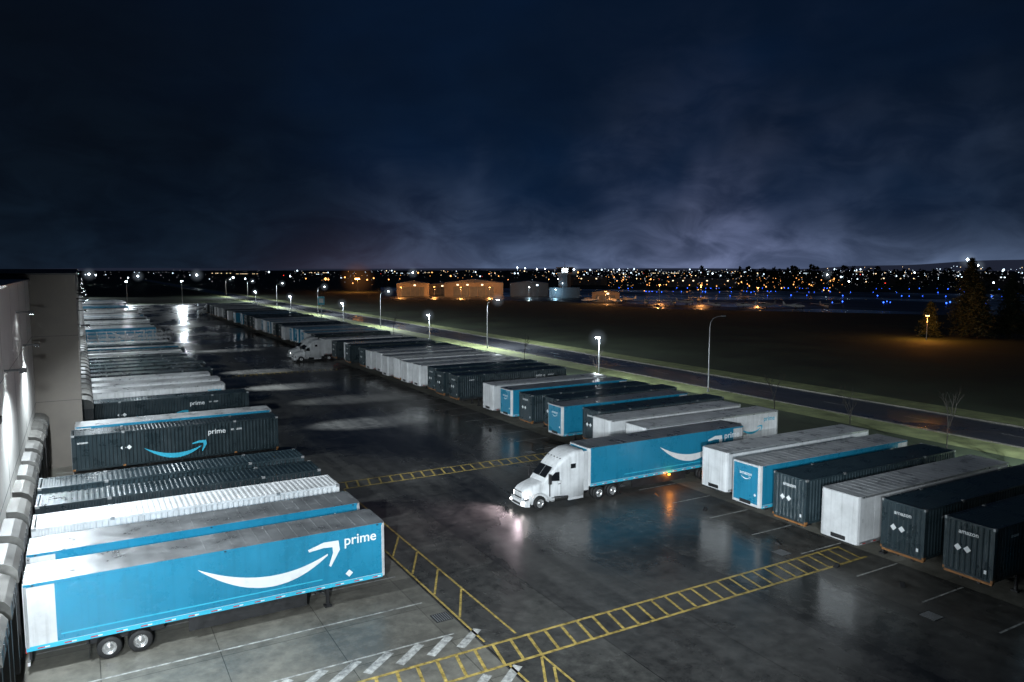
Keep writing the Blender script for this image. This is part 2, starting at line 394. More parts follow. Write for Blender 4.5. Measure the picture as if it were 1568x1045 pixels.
left('B',36.9,13.45); left('B',40.8,13.4); left('C',44.8,13.4); left('D',49.0,13.4); left('D',53.0,13.35)
left('D',68.6,15.0); left('b',72.4,15.3)
left('D',84.2,15.4); left('P',91.5,14.2); 
for y,k in ((96.5,'W'),(101.5,'W'),(106,'D'),(110,'D'),(114,'D'),(118,'D'),(122,'D'),(127,'D'),(132,'W'),(136,'D'),(141,'B'),(147,'D'),(152,'W')): left(k,y,14.6+random.uniform(-.7,.5))
y=188
while y<375:
    if random.random()<.8: left(random.choice('BWDWDDWCBD'),y,15+random.uniform(-.9,.9))
    y+=4.0
for y,k,n in ((12.4,'D',40.2),(16.2,'b',40.5),(20.0,'D',40.2),(23.7,'D',40.1),(27.0,'W',39.0),(30.8,'D',39.3),(34.6,'b',39.4),(38.5,'W',40.2),
   (48.2,'P',40.6),(52.2,'W',39.9),(56.0,'D',41.5),(59.8,'B',40.0),(63.5,'D',41.8),(66.9,'D',40.8),(70.9,'B',40.6),(74.8,'W',40.5),
   (83.5,'D',40.3),(87.5,'D',40.2),(91.5,'D',40.8),(95.5,'W',40.2),(99.5,'W',40.0),(103.5,'C',40.4),(107.5,'W',40),(112,'W',40.7),(116,'W',40.3),(120,'D',40.6),(126,'D',40.1),(130,'W',41),(134,'D',40)):
    right(k,y,n)
y=150
while y<300:
    if random.random()<.88: right(random.choice('DDWDDWCB'),y,40.4+random.uniform(-.6,.9))
    y+=3.9

# ------------------------------------------------------------------ tractor
def tractor(name,loc,rz,lit=True):
    P=empty(name,loc,rz)
    body=MB()
    def loft(secs,k):
        rings=[]
        for (d,hb,ht,zb,zt,r) in secs:
            x=-d; rr=r
            pts=[(-hb,zb),(-hb,(zb+zt)/2-.1),(-ht,zt-rr)]
            for i in range(1,5):
                a=math.pi/2*i/5; pts.append((-ht+rr*(1-math.cos(a)),zt-rr+rr*math.sin(a)))
            pts.append((-ht+rr,zt))
            pts+= [(-a,b) for a,b in reversed(pts)]
            rings.append([(x,a,b) for a,b in pts])
        n=len(rings[0]); vs=[p for rg in rings for p in rg]; fs=[]
        for j in range(len(rings)-1):
            for i in range(n-1): fs.append((j*n+i,j*n+i+1,(j+1)*n+i+1,(j+1)*n+i))
            fs.append((j*n+n-1,j*n,(j+1)*n,(j+1)*n+n-1))
        fs.append(tuple(range(n-1,-1,-1))); fs.append(tuple((len(rings)-1)*n+i for i in range(n)))
        body.raw(vs,fs[:-2],k,True); body.raw(vs,fs[-2:],k)
    loft([(.12,.62,.55,.7,1.22,.12),(.2,.78,.70,.65,1.42,.2),(.45,.86,.78,.6,1.6,.24),(.9,.90,.84,.6,1.75,.25),(1.4,.96,.90,.6,1.88,.25),(1.95,1.02,.95,.6,1.98,.25)],'white')
    loft([(1.72,1.0,.95,1.0,1.96,.1),(1.85,1.04,1.0,.6,2.1,.16),(2.2,1.12,1.03,.55,2.48,.22),(2.6,1.18,1.06,.55,2.92,.25),(3.0,1.2,1.12,.55,3.28,.28),(3.45,1.22,1.18,.55,3.62,.3),(3.9,1.23,1.21,.55,3.85,.3),(4.4,1.23,1.22,.55,3.98,.3),(5.0,1.23,1.22,.55,4.02,.28),(5.1,1.2,1.19,.6,3.98,.25)],'white')
    me=body.mesh('cab_body'); o=place(me,'cab_body',parent=P)
    mb=MB()
    def ws(y0,y1):
        a=(-1.93,2.21);b=(-2.56,2.90); o_=.035
        mb.face([(a[0]+o_,y0,a[1]+o_),(a[0]+o_,y1,a[1]+o_),(b[0]+o_,y1*.97,b[1]+o_),(b[0]+o_,y0*.97,b[1]+o_)],'glass')
    ws(-.86,-.02); ws(.02,.86)
    for sd in(-1,1):
        def sw(pts,k='glass',e=.012):
            mb.face([(-d,sd*(y+e),z) for d,z,y in pts],k)
        sw([(2.22,2.02,1.13),(2.95,1.95,1.185),(2.95,2.62,1.15),(2.62,2.62,1.12),(2.22,2.28,1.085)],e=.02)
        sw([(3.9,2.75,1.225),(4.35,2.75,1.23),(4.35,3.1,1.23),(3.9,3.1,1.225)])
        for d in(2.12,3.06): mb.box(-d-.012,-d+.012,min(sd*1.06,sd*1.215),max(sd*1.06,sd*1.215),.9,2.0,'steel')
        mb.box(-3.0,-2.8,min(sd*1.19,sd*1.24),max(sd*1.19,sd*1.24),1.72,1.77,'chrome')
        mb.tube((-2.1,sd*1.05,2.55),(-1.95,sd*1.42,2.5),.025,.025,'steel',6); mb.tube((-2.1,sd*1.05,1.95),(-1.95,sd*1.42,1.95),.025,.025,'steel',6)
        mb.box(-2.05,-1.88,min(sd*1.35,sd*1.55),max(sd*1.35,sd*1.55),1.9,2.6,'steel')
        mb.face([(-.13,sd*.60,.92),(-.26,sd*.92,.95),(-.36,sd*.95,1.22),(-.19,sd*.62,1.14)],'head' if lit else 'chrome')
        mb.box(-.45,-.13,min(sd*.62,sd*.98),max(sd*.62,sd*.98),.84,.93,'chrome')
        n=12; R0,R1=.60,.70; vs=[]
        for i in range(n+1):
            t=math.pi*(-.02+1.04*i/n)
            for (r_,yy) in((R0,.78),(R1,.78),(R1,1.17),(R0,1.2)):
                vs.append((-1.3+r_*math.cos(t)*1.08,sd*yy,.55+r_*math.sin(t)*.98))
        fs=[]
        for i in range(n):
            for j in range(4): fs.append((i*4+j,i*4+(j+1)%4,(i+1)*4+(j+1)%4,(i+1)*4+j))
        fs+=[(0,1,2,3),(n*4,n*4+1,n*4+2,n*4+3)]
        mb.raw(vs,fs,'white',False)
        mb.face([(-.40,sd*.98,.6),(-.66,sd*1.15,.6),(-.66,sd*1.15,1.0),(-.50,sd*1.0,1.22)],'white')
        mb.tube((-2.5,sd*.95,.66),(-3.7,sd*.95,.66),.3,.3,'chrome',18)
        mb.box(-5.05,-3.75,min(sd*.9,sd*1.22),max(sd*.9,sd*1.22),.38,.56,'white')
        for z in(.45,.75): mb.box(-2.7,-2.25,min(sd*1.0,sd*1.24),max(sd*1.0,sd*1.24),z,z+.05,'chrome')
        mb.box(-5.55,-5.1,min(sd*1.17,sd*1.21),max(sd*1.17,sd*1.21),.9,3.9,'white')
        wheel(mb,-1.3,sd*1.03,sd,False)
        for d in(6.5,7.8): wheel(mb,-d,sd*1.1,sd,True); 
        mb.box(-8.0,-.4,min(sd*.36,sd*.46),max(sd*.36,sd*.46),.72,.98,'steel')
        mb.box(-8.35,-8.33,min(sd*.8,sd*1.25),max(sd*.8,sd*1.25),.2,.9,'steel')
        mb.box(-8.06,-8.0,min(sd*.4,sd*.7),max(sd*.4,sd*.7),.8,.92,'redl')
    mb.prism([(-.42,-1.18),(-.12,-1.05),(.02,-.7),(.04,0),(.02,.7),(-.12,1.05),(-.42,1.18)],.36,.80,'white')
    mb.box(.0,.05,-.55,.55,.44,.6,'steel')
    for sd in(-1,1): mb.box(-.08,.03,sd*.8-.1,sd*.8+.1,.5,.62,'head' if lit else 'chrome')
    mb.face([(-.10,-.52,.84),(-.10,.52,.84),(-.17,.48,1.34),(-.17,-.48,1.34)],'steel')
    for i in range(6): mb.box(-.13+.0-.008*i,-.085-.008*i,-.5,.5,.88+.075*i,.905+.075*i,'chrome')
    mb.box(-.14,-.07,-.54,.54,1.33,1.37,'chrome')
    for d in(1.3,6.5,7.8): mb.tube((-d,-1,.51),(-d,1,.51),.09,.09,'steel')
    mb.box(-7.7,-6.7,-.45,.45,1.0,1.12,'steel')
    for yy in(-.8,-.4,0,.4,.8): mb.box(-3.32,-3.2,yy-.03,yy+.03,3.46,3.52,'steel')
    mb.tube((-5.4,-.85,1),(-5.4,-.85,3.9),.07,.07,'chrome',10)
    mb.obj('running_gear',parent=P)
    if lit:
        rot=Matrix.Rotation(rz,4,'Z')
        for sd in(-1,1):
            p=rot@Vector((.15,sd*.82,1.05)); q=rot@Vector((9,sd*1.2,0))
            light('SPOT','headlight_beam',Vector(loc)+p,1600,(1,.80,.88),P,.16,Vector(loc)+q,120,.9)
    return P
tractor('semi_truck',(26.9,46.1,.01),math.pi)
tr=place(ME['B'],'semi_trailer',(32.35+16.15,46.1,.01),math.pi)
mkp=empty('trailer_marker_lamp',(40.2,44.7,1.05)); mk=MB(); mk.box(-.09,.09,-.05,.04,-.05,.05,'amber'); mk.obj('lens',parent=mkp)
light('POINT','lamp',(40.2,44.55,1.0),50,(1,.3,.03),mkp,.06)
tractor('semi_truck',(34.0,141.5,.01),math.pi,False); right('W',140.2,39.4)
tractor('semi_truck',(34.6,147.5,.01),math.pi,False)
tractor('semi_truck',(37.5,300,.01),math.pi,False); right('W',298.7,43)
tractor('semi_truck',(19.5,203,.01),R(0),False); 
sk=MB()
sk.box(0,14.5,-1.3,1.3,1.15,1.35,'steel')
undercarriage(sk,14.5)
for i in range(9):
    x=.1+i*1.78
    for sd in(-1,1): sk.box(x,x+.12,sd*1.25-.06,sd*1.25+.06,1.35,3.9,'alu')
    sk.box(x,x+.12,-1.25,1.25,3.85,3.97,'alu')
for z in(2.2,3.0,3.9):
    for sd in(-1,1): sk.box(.1,14.4,sd*1.25-.04,sd*1.25+.04,z,z+.1,'alu')
me=sk.mesh('rack_trailer')
for y in(163,172,180): place(me,'flatbed_rack_trailer',(.8,y,.01))

# ------------------------------------------------------------------ ground & roads
def sheet(name,x0,x1,y0,y1,z,k):
    mb=MB(); mb.face([(x0,y0,z),(x1,y0,z),(x1,y1,z),(x0,y1,z)],k); return mb.obj(name)
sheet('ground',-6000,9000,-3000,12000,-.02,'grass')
sheet('yard_asphalt',15.5,60,-40,400,.004,'asphalt')
sheet('dock_apron_concrete',-3.7,15.5,-40,400,.004,'concrete')
sheet('landing_gear_concrete_pad',41.5,45.5,-40,320,.008,'concrete')
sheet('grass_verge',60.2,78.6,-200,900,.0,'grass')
k=MB(); k.box(60,60.2,-40,400,0,.15,'concrete'); k.box(78.75,78.95,-300,1500,0,.13,'concrete'); k.box(89.2,89.4,-300,1500,0,.13,'concrete'); k.obj('kerb')
sheet('road',78.9,89.3,-300,1500,.004,'road')
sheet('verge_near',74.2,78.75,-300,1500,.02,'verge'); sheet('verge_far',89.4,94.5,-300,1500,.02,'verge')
rm=MB()
y=-60
while y<600:
    rm.face([(84,y,.012),(84.16,y,.012),(84.16,y+3,.012),(84,y+3,.012)],'wline'); y+=11
for x in(79.4,88.7): rm.face([(x,-300,.012),(x+.14,-300,.012),(x+.14,900,.012),(x,900,.012)],'wline')
rm.obj('road_marking')
ym=MB(); z=.012
def strip(p,q,w,k,zz=z):
    p=Vector((*p,0));q=Vector((*q,0)); d=(q-p).normalized(); n=Vector((-d.y,d.x,0))*w/2
    ym.face([(*(p-n).xy,zz),(*(q-n).xy,zz),(*(q+n).xy,zz),(*(p+n).xy,zz)],k)
W=.12
for x in(15.7,17.4):
    strip((x,14),(x,27.5),W,'yellow'); strip((x,29.9),(x,57),W,'yellow')
yy=11.0
while yy<54:
    if not(24<yy<29.9): strip((15.78,yy),(17.32,yy+3.0),W,'yellow',z+.004)
    yy+=3.1
strip((15.8,24.5),(17.3,27.4),W,'yellow',z+.004)
def ladder(y0,y1,x0,x1,step=.95):
    strip((x0,y0),(x1,y0),W+.05,'yellow'); strip((x0,y1),(x1,y1),W+.05,'yellow')
    x=x0+.3
    while x<x1: strip((x,y0+.08),(x+.35,y1-.08),.15,'yellow',z+.004); x+=step
ladder(27.6,29.5,1.0,40.8); ladder(57.2,59.0,17.5,38.5); ladder(126,128,17.5,38)
for x in [4+1.5*i for i in range(8)]:
    strip((x,30.0),(x+1.5,31.2),.42,'wline'); strip((x,26.1),(x+1.5,27.3),.42,'wline')
for i in range(-6,90):
    yl=35.2+3.85*i
    if 25<yl<31: continue
    strip((-2.5,yl),(14.8,yl),.11,'wline')
for i in range(-6,75):
    yl=26.0+3.85*i
    strip((37.6,yl),(41.4,yl),.11,'wline'); strip((45.6,yl),(58,yl),.11,'wline')
ym.obj('yard_marking')
for (x,y) in((15.0,33.2),(36.8,30.6),(36.5,21),(37,47),(36.5,60)):
    g=MB(); g.box(-.45,.45,-.45,.45,0,.012,'steel')
    for i in range(7): g.box(-.38+i*.12,-.33+i*.12,-.4,.4,.012,.02,'galv')
    g.obj('drain_grate',(x,y,.004))
for i in range(14):
    c=MB(); c.raw([(-.2,-.12,0),(.2,-.12,0),(.2,.12,0),(-.2,.12,0),(.12,-.12,.2),(.12,.12,.2)],[(0,3,2,1),(1,2,5,4),(0,4,5,3),(0,1,4),(3,5,2)],'steel')
    c.obj('wheel_chock',(random.choice((38.6,37.8,14.9)),20+3.85*random.randint(0,16)+random.uniform(-.5,.5),.004),random.uniform(0,3))

# ------------------------------------------------------------------ warehouse
wh=empty('warehouse')
wb=MB()
wb.box(-40,-3.75,-60,76,0,16.4,'wall'); wb.box(-40,-3.6,-60,76,16.4,16.55,'alu')
wb.box(-40,-.3,76,400,0,16.9,'wall2'); wb.box(-40,-.2,75.9,400,16.9,17.05,'steel')
y=-60
while y<76:
    wb.box(-3.75,-3.744,y,y+.05,0,16.4,'rubber'); y+=7.7
y=76
while y<400:
    wb.box(-.3,-.294,y,y+.05,0,16.9,'rubber'); y+=7.7
for z in(5.9,11.6): wb.box(-3.75,-3.743,-60,76,z,z+.04,'rubber'); wb.box(-40,-.3,75.994,76,z,z+.04,'rubber')
wb.box(-3.75,-3.72,-60,76,0,1.2,'wall2')
wb.obj('walls_and_parapet',parent=wh)
db=MB()
def dock(y,xw):
    hw=1.4
    db.box(xw,xw+.05,y-1.2,y+1.2,1.2,4.0,'alu')
    for i in range(5): db.box(xw+.05,xw+.07,y-1.2,y+1.2,1.2+.6*i,1.23+.6*i,'steel')
    for s in(-1,1): db.box(xw,xw+.9,y+s*(hw-.2)-.2,y+s*(hw-.2)+.2,1.0,4.3,'rubber')
    prof=[(0,5.25),(.45,5.2),(.75,5.05),(.93,4.8),(.95,4.3),(0,4.3)]
    vs=[(xw+a,y-hw,b) for a,b in prof]+[(xw+a,y+hw,b) for a,b in prof]; n=len(prof)
    db.raw(vs,[tuple(range(n)),tuple(range(2*n-1,n-1,-1))]+[(i,n+i,n+(i+1)%n,(i+1)%n) for i in range(n)],'shelt')
    for q in (-.7,0,.7): db.box(xw+.3,xw+.97,y+q-.03,y+q+.03,4.35,4.78,'rubber')
    for s in(-1,1): db.box(xw,xw+.2,y+s*.9-.15,y+s*.9+.15,.9,1.2,'rubber')
for i in range(-5,10): dock(38.2+3.9*i,-3.75)
for i in range(0,78): dock(81.6+4.0*i,-.3)
db.obj('dock_doors_and_shelters',parent=wh)
COOL=(.84,.94,1.0)
def wallpack(x,y,z,p,aim=None,cone=165,blend=.5):  # serves the real wall packs and the added floods further down
    f=MB(); f.box(-.9,-.05,-.06,.06,.0,.1,'steel'); f.box(-.2,.12,-.3,.3,-.1,.12,'steel'); f.face([(-.16,-.27,-.103),(-.16,.27,-.103),(.11,.27,-.103),(.11,-.27,-.103)],'lampw')
    f.obj('wall_flood_fixture',(x+.9,y,z),parent=wh)
    light('SPOT','wall_or_added_flood_lamp',(x+.95,y,z-.25),p,COOL,wh,.15,aim or (x+9,y,z-11),cone,blend)
for y in(17.5,33.1,48.7,64.3): wallpack(-3.75,y,11.9,8000)
yy=84
while yy<390: wallpack(-.3,yy,11.9,5500 if yy<150 else 3500); yy+=30
# made-up wall floods, added to put bright pools on the driving lane
for y,p,xx in ((57,30000,29),(81,190000,27),(97,80000,30),(112,170000,25),(131,170000,25),(168,170000,26),(215,180000,26),(250,180000,26)):
    wallpack(-3.75 if y<76 else -.3,y+3,14.5,p,(xx,y,0),15,.95)
wallpack(-3.75,2,15.6,46000,(19,42,2),72)
wallpack(-3.75,-6,15.6,110000,(52,70,3),46,.9)  # second unseen flood, added to throw light farther across the yard

# ------------------------------------------------------------------ lamps
def yard_lamp(x,y):
    P=empty('yard_lamp',(x,y,0)); b=MB()
    b.tube((0,0,0),(0,0,.7),.28,.28,'concrete',16); b.tube((0,0,.7),(0,0,7.3),.09,.07,'galv',10)
    b.box(-.6,.1,-.26,.26,7.38,7.5,'galv'); b.box(-.55,-.05,-.22,.22,7.2,7.38,'lampw')
    b.obj('pole_and_head',parent=P)
    light('SPOT','lamp',(x-.3,y,7.1),18000,COOL,P,.18,(x+1,y,0),174,.2)
    halo('glowb',(-.3,0,7.2),1.7,P)
for i in range(0,6): yard_lamp(66,27+62*i)
def road_lamp(x,y,on=True):
    P=empty('street_lamp',(x,y,0)); b=MB()
    b.tube((0,0,0),(0,0,.25),.2,.2,'galv',12); b.tube((0,0,.2),(0,0,9.2),.11,.07,'galv',10)
    pts=[(0,0,9.2),(.15,0,9.9),(.6,0,10.4),(1.4,0,10.65),(2.3,0,10.7)]
    for a,c in zip(pts,pts[1:]): b.tube(a,c,.06,.055,'galv',8)
    b.prism([(2.2,-.12),(2.9,-.16),(3.0,0),(2.9,.16),(2.2,.12)],10.62,10.76,'galv')
    b.box(2.35,2.85,-.12,.12,10.52,10.62,'lampw' if on else 'glass')
    b.obj('pole_and_arm',parent=P)
    if on:
        light('SPOT','lamp',(x+2.6,y,10.4),16000,COOL,P,.15,(x+3,y,0),172,.3)
        halo('glowb',(2.6,0,10.5),1.8,P)
for i,y in enumerate((77.4,144,211,278,345,412,479)): road_lamp(76.6,y,i!=0)
road_lamp(76.6,10.8,True)
for (x,y) in((44,404),(20,412),(-6,520)):  # one lane-end lamp is known; other masts are added to streak the lane
    P=empty('flood_lamp_pole',(x,y,0)); b=MB(); b.tube((0,0,0),(0,0,11),.14,.1,'galv',8); b.box(-.6,.6,-.3,.3,11,11.25,'galv'); b.box(-.5,.5,-.25,.25,10.8,11,'lampw'); b.obj('pole',parent=P)  # the known lane-end lamp and the added masts share this pole
    light('SPOT','lamp',(x,y-.2,10.6),26000,COOL,P,.4,(x-3,y-40,0),150,.5)

# ------------------------------------------------------------------ vegetation
def bare_tree(x,y,h):
    b=MB()
    def br(p,d,l,r,n):
        q=p+d*l; b.tube(p,q,r,r*.6,'bark',5,False)
        if n==0: return
        for i in range(3 if n>1 else 4):
            nd=(d+Vector((random.uniform(-1,1),random.uniform(-1,1),random.uniform(-.1,.7)))*.5).normalized()
            br(p+d*l*random.uniform(.55,1),nd,l*random.uniform(.5,.75),r*.55,n-1)
    br(Vector((0,0,0)),Vector((0,0,1)),h*.45,.06,4)
    b.obj('bare_tree',(x,y,0))
for (x,y,h) in((70,50,6),(70.5,40,6.5),(70,60,6),(70,95,6),(70.5,118,6),(70,160,6),(70.6,185,6),(69,32,6)): bare_tree(x,y,h)
def conifer(name,x,y,h,rad):
    b=MB(); b.tube((0,0,0),(0,0,h*.95),h*.022,.03,'bark',8)
    n=int(h*6)
    for i in range(n):
        f=(i/n)**.9; z=h*(.1+.9*f); rr=rad*(1-f)**.8*random.uniform(.55,1.15)+.2
        for j in range(5):
            a=random.uniform(0,6.28); d=Vector((math.cos(a),math.sin(a),-.25)); L=rr*random.uniform(.6,1.1)
            b.tube((0,0,z),Vector((0,0,z))+d*L,.03,.01,'bark',3,False)
            for q in range(int(6+L*5)):
                t=random.uniform(.2,1.05); c=Vector((0,0,z))+d*L*t+Vector((random.gauss(0,.25),random.gauss(0,.25),random.gauss(0,.2)))
                s=random.uniform(.2,.5); u=Vector((random.gauss(0,1),random.gauss(0,1),random.gauss(0,.5))).normalized()*s; v=Vector((random.gauss(0,1),random.gauss(0,1),-1)).normalized()*s*.6
                b.face([c-u,c+v,c+u],'leaf')
    return b.obj(name,(x,y,0))
conifer('pine_tree',197,108,20,6.5); conifer('pine_tree',203,101,16,6); conifer('pine_tree',187,112,9,3.2); conifer('pine_tree',191,115,7,3); conifer('pine_tree',194,104,14,5)
def pol(az,d): return d*math.sin(R(az)),d*math.cos(R(az))   # bearing and distance from the camera point
tl=MB()
def clump(x,y,h,w):
    for i in range(int(90)):
        a=random.uniform(0,6.28); zz=random.random(); r=w*math.sqrt(random.random())*(1-zz*.75)
        c=Vector((x+math.cos(a)*r,y+math.sin(a)*r,h*(.08+.92*zz))); s=random.uniform(.12,.3)*h*.35
        u=Vector((random.gauss(0,1),random.gauss(0,1),random.gauss(0,1))).normalized()*s; v=Vector((random.gauss(0,1),random.gauss(0,1),random.gauss(0,1))).normalized()*s
        tl.face([c-u,c+v,c+u,c-v],'leaf')
for i in range(55):
    az=random.choice((random.gauss(49.5,1.6),random.gauss(49.5,2.2),random.gauss(56.5,1.5),random.uniform(40,66))); x,y=pol(az,random.uniform(700,1100)); clump(x,y,random.uniform(8,20),random.uniform(5,11))
for i in range(50):
    x,y=pol(random.uniform(-4,60),random.uniform(1300,2400)); clump(x,y,random.uniform(9,14),random.uniform(12,26))
tl.obj('distant_trees')
hb=MB(); n=140; vs=[];fs=[]
for i in range(n+1):
    az=-25+110*i/n; x,y=pol(az,5200)
    hh=9+6*abs(math.sin(i*.09+1))+3*math.sin(i*.23)
    if az>50: hh+= (az-50)*4+4*math.sin(i*.7)
    vs+=[(x,y,-5),(*pol(az,5900),hh)]
for i in range(n): fs.append((2*i,2*i+2,2*i+3,2*i+1))
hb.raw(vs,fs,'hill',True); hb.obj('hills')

# ------------------------------------------------------------------ airfield
def polyg(pts,z,k,name):
    m_=MB(); m_.face([(x,y,z) for x,y in pts],k); m_.obj(name)
polyg([pol(20,430),pol(33,400),pol(41,330),pol(66,330),pol(66,620),pol(20,700)],.0,'apron','airfield_apron')
def facing(x,y): return math.atan2(-x,y)
M['hang']=paint('hangar_cladding',(.30,.25,.2),.6,0,.3,.1)
M['hang2']=paint('hangar_cladding_grey',(.14,.16,.18),.6,0,.3,.1)
M['hroof']=paint('hangar_roof',(.1,.1,.11),.5,.3,.2,.1)
M['win']=emit('lit_window',(1,.75,.45),3); M['winc']=emit('lit_window_cool',(.7,.88,1),4)
def hangar(name,az,d,w,dep,h,k='hang',gable=1.5,door=True,win='win'):
    x,y=pol(az,d); b=MB()
    b.box(-w/2,w/2,0,dep,0,h,k)
    b.raw([(-w/2-.4,-.4,h),(w/2+.4,-.4,h),(w/2+.4,dep+.4,h),(-w/2-.4,dep+.4,h),(0,-.4,h+gable),(0,dep+.4,h+gable)],[(0,1,4),(1,2,5,4),(2,3,5),(3,0,4,5)],'hroof')
    if door:
        for i in range(5): b.box(-w*.35+i*w*.14,-w*.35+i*w*.14+w*.13,-.08,0,0,h*.72,'hang2')
    q=-w/2+1.5
    while q<w/2-2:
        if random.random()<.3: b.box(q,q+1.2,-.05,-.01,h*.8,h*.8+.8,win)
        b.box(q-.6,q-.5,-.05,0,0,h,k); q+=3
    return b.obj(name,(x,y,0),facing(x,y))
hangar('hangar',22.4,470,20,28,8); hangar('hangar',24.6,485,16,26,7,gable=1); hangar('hangar',27.0,462,36,30,8.5,gable=2.2); hangar('hangar',31.2,470,24,26,8,k='hang2',win='winc')
hangar('hangar',35.6,760,40,26,8); hangar('hangar',44.0,700,60,25,7,k='hang2'); hangar('hangar',37,388,14,12,5,gable=1.2)
for i in range(30):
    az=random.choice((random.uniform(-3,66),random.uniform(34,66))); d=random.uniform(760,2200)
    hangar('distant_building',az,d,random.uniform(18,60),20,random.uniform(5,11),k=random.choice(('hang2','hang','wall2')),gable=random.choice((.3,2)),win=random.choice(('win','winc')))
ORG=(1,.40,.11)
for (az,d,z_,p,c) in ((21.5,458,6,5000,ORG),(24.0,462,6,4500,ORG),(26.0,448,6,6500,ORG),(28.2,449,6,6000,ORG),(31.2,455,6,1200,(.6,.85,1)),(37,372,6,5500,ORG),(58.9,208,6,4500,(1,.36,.05)),
    (41,392,9,7000,ORG),(44,385,9,6000,ORG),(48,384,8,5000,ORG),(18.3,560,10,12000,(1,.35,.07)),(33.2,440,5,2500,(.4,.75,1))):
    x,y=pol(az,d); P=empty('flood_lamp_pole',(x,y,0)); b=MB(); b.tube((0,0,0),(0,0,z_),.12,.08,'galv',6); b.box(-.5,.5,-.3,.3,z_,z_+.25,'galv')
    kk='lampo' if c[2]<.5 else 'lampw'
    if az==18.3: b.box(-1.6,1.6,-.4,.4,z_-.9,z_,kk)
    else: b.box(-.4,.4,-.25,.25,z_-.12,z_,kk)
    b.obj('pole',parent=P)
    light('POINT','lamp',(x,y,z_-1.2),p,c,P,.3)
    if az in(18.3,): halo('glowo',(0,0,z_),14,P)
x,y=pol(33.9,450); b=MB()
b.box(-9,9,-5,6,0,6,'hang2'); b.prism([(4*math.cos(i*math.pi/4+.39),4*math.sin(i*math.pi/4+.39)) for i in range(8)],0,14,'hang2')
b.prism([(5.2*math.cos(i*math.pi/4+.39),5.2*math.sin(i*math.pi/4+.39)) for i in range(8)],14,14.8,'wall')
b.prism([(4.9*math.cos(i*math.pi/4+.39),4.9*math.sin(i*math.pi/4+.39)) for i in range(8)],14.8,17.3,'glass')
b.prism([(5.6*math.cos(i*math.pi/4+.39),5.6*math.sin(i*math.pi/4+.39)) for i in range(8)],17.3,18.0,'wall2')
b.tube((0,0,18),(0,0,21.5),.12,.05,'galv'); b.box(-1.5,-1,-4.8,-4.6,8,9,'winc')
b.obj('control_tower',(x,y,0),facing(x,y))
pl=MB()
secs=[(-3.9,.12,1.35),(-2,.35,1.25),(0,.6,1.2),(1.6,.62,1.15),(3,.45,1.1),(3.7,.2,1.1)]
vs=[];n=10
for (xx,r_,zc) in secs:
    for i in range(n): t=6.2832*i/n; vs.append((xx,r_*.9*math.cos(t),zc+r_*math.sin(t)))
fs=[(j*n+i,j*n+(i+1)%n,(j+1)*n+(i+1)%n,(j+1)*n+i) for j in range(len(secs)-1) for i in range(n)]; pl.raw(vs,fs,'white',True)
pl.box(.2,1.8,-5.4,5.4,1.95,2.08,'white'); pl.box(-3.9,-3.0,-1.7,1.7,1.4,1.48,'white'); pl.raw([(-4,-.05,1.4),(-3,-.05,1.4),(-3.8,-.05,2.7),(-4.2,-.05,2.7),(-4,.05,1.4),(-3,.05,1.4),(-3.8,.05,2.7),(-4.2,.05,2.7)],[(0,1,2,3),(4,7,6,5),(0,3,7,4),(1,5,6,2),(3,2,6,7)],'white')
pl.box(.6,1.9,-.5,.5,1.55,1.95,'glass')
for (a,c) in((3,0),(.6,1.1),(.6,-1.1)): pl.tube((a,c*.5,1),(a,c,.3),.05,.05,'steel',5); pl.lathe_y(a,c,.25,[(-.08,.1),(-.08,.25),(.08,.25),(.08,.1)],'tyre',10)
pm=pl.mesh('small_airplane')
for (az,d) in ((35.8,385),(36.6,400),(37.8,378),(38.6,395),(40,360),(40.9,365),(42.0,355),(42.9,372),(45,345),(47.2,345),(48.6,348),(50.5,345),(52.5,350),(44,400),(47,420)):
    x,y=pol(az,d); place(pm,'small_airplane',(x,y,0),random.uniform(0,6.28),sc=1.15)
def lights(name,key,items):
    b=MB()
    for (x,y,z_,r) in items:
        b.raw([(x+r,y,z_),(x-r,y,z_),(x,y+r,z_),(x,y-r,z_),(x,y,z_+r),(x,y,z_-r)],[(0,2,4),(2,1,4),(1,3,4),(3,0,4),(2,0,5),(1,2,5),(3,1,5),(0,3,5)],key,True)
    b.obj(name)
M['cw']=emit('city_light_cool',(.66,.84,1),3); M['cW']=emit('city_light_bright',(.75,.9,1),25); M['co']=emit('city_light_orange',(1,.42,.12),4)
M['cb']=emit('taxiway_light_blue',(.03,.12,1),7); M['cr']=emit('city_light_red',(1,.05,.03),3); M['cg']=emit('city_light_warm',(1,.72,.42),3.0); M['cd']=emit('city_light_dim',(.75,.75,.8),.5)
def rnd(n,az0,az1,d0,d1,z0,z1,r0,r1,e=3):
    o=[]
    for i in range(n):
        d=d0*(d1/d0)**random.random(); x,y=pol(random.uniform(az0,az1),d); o.append((x,y,random.uniform(z0,z1),(r0+(r1-r0)*random.random()**e)*d/900))
    return o
lights('distant_city_lights','cw',rnd(60,-1,66,700,2500,4,12,.25,1.2)+rnd(140,34,66,800,2800,4,16,.25,1.3)+rnd(14,54,66,4800,5300,8,30,.3,.6))
lights('distant_city_lights','cg',rnd(90,20,66,700,2500,4,12,.2,.9)+rnd(14,52,66,4800,5300,8,25,.3,.6))
lights('distant_city_lights','co',rnd(80,14,52,560,1800,4,10,.25,1.2)+rnd(110,37,54,400,900,3,8,.22,.95))
lights('distant_city_lights','cd',rnd(320,-1,66,650,3000,2,10,.25,.7)+rnd(320,33,66,600,3000,2,12,.25,.8))
lights('distant_city_lights','cr',rnd(14,10,66,600,2000,4,12,.3,.7))
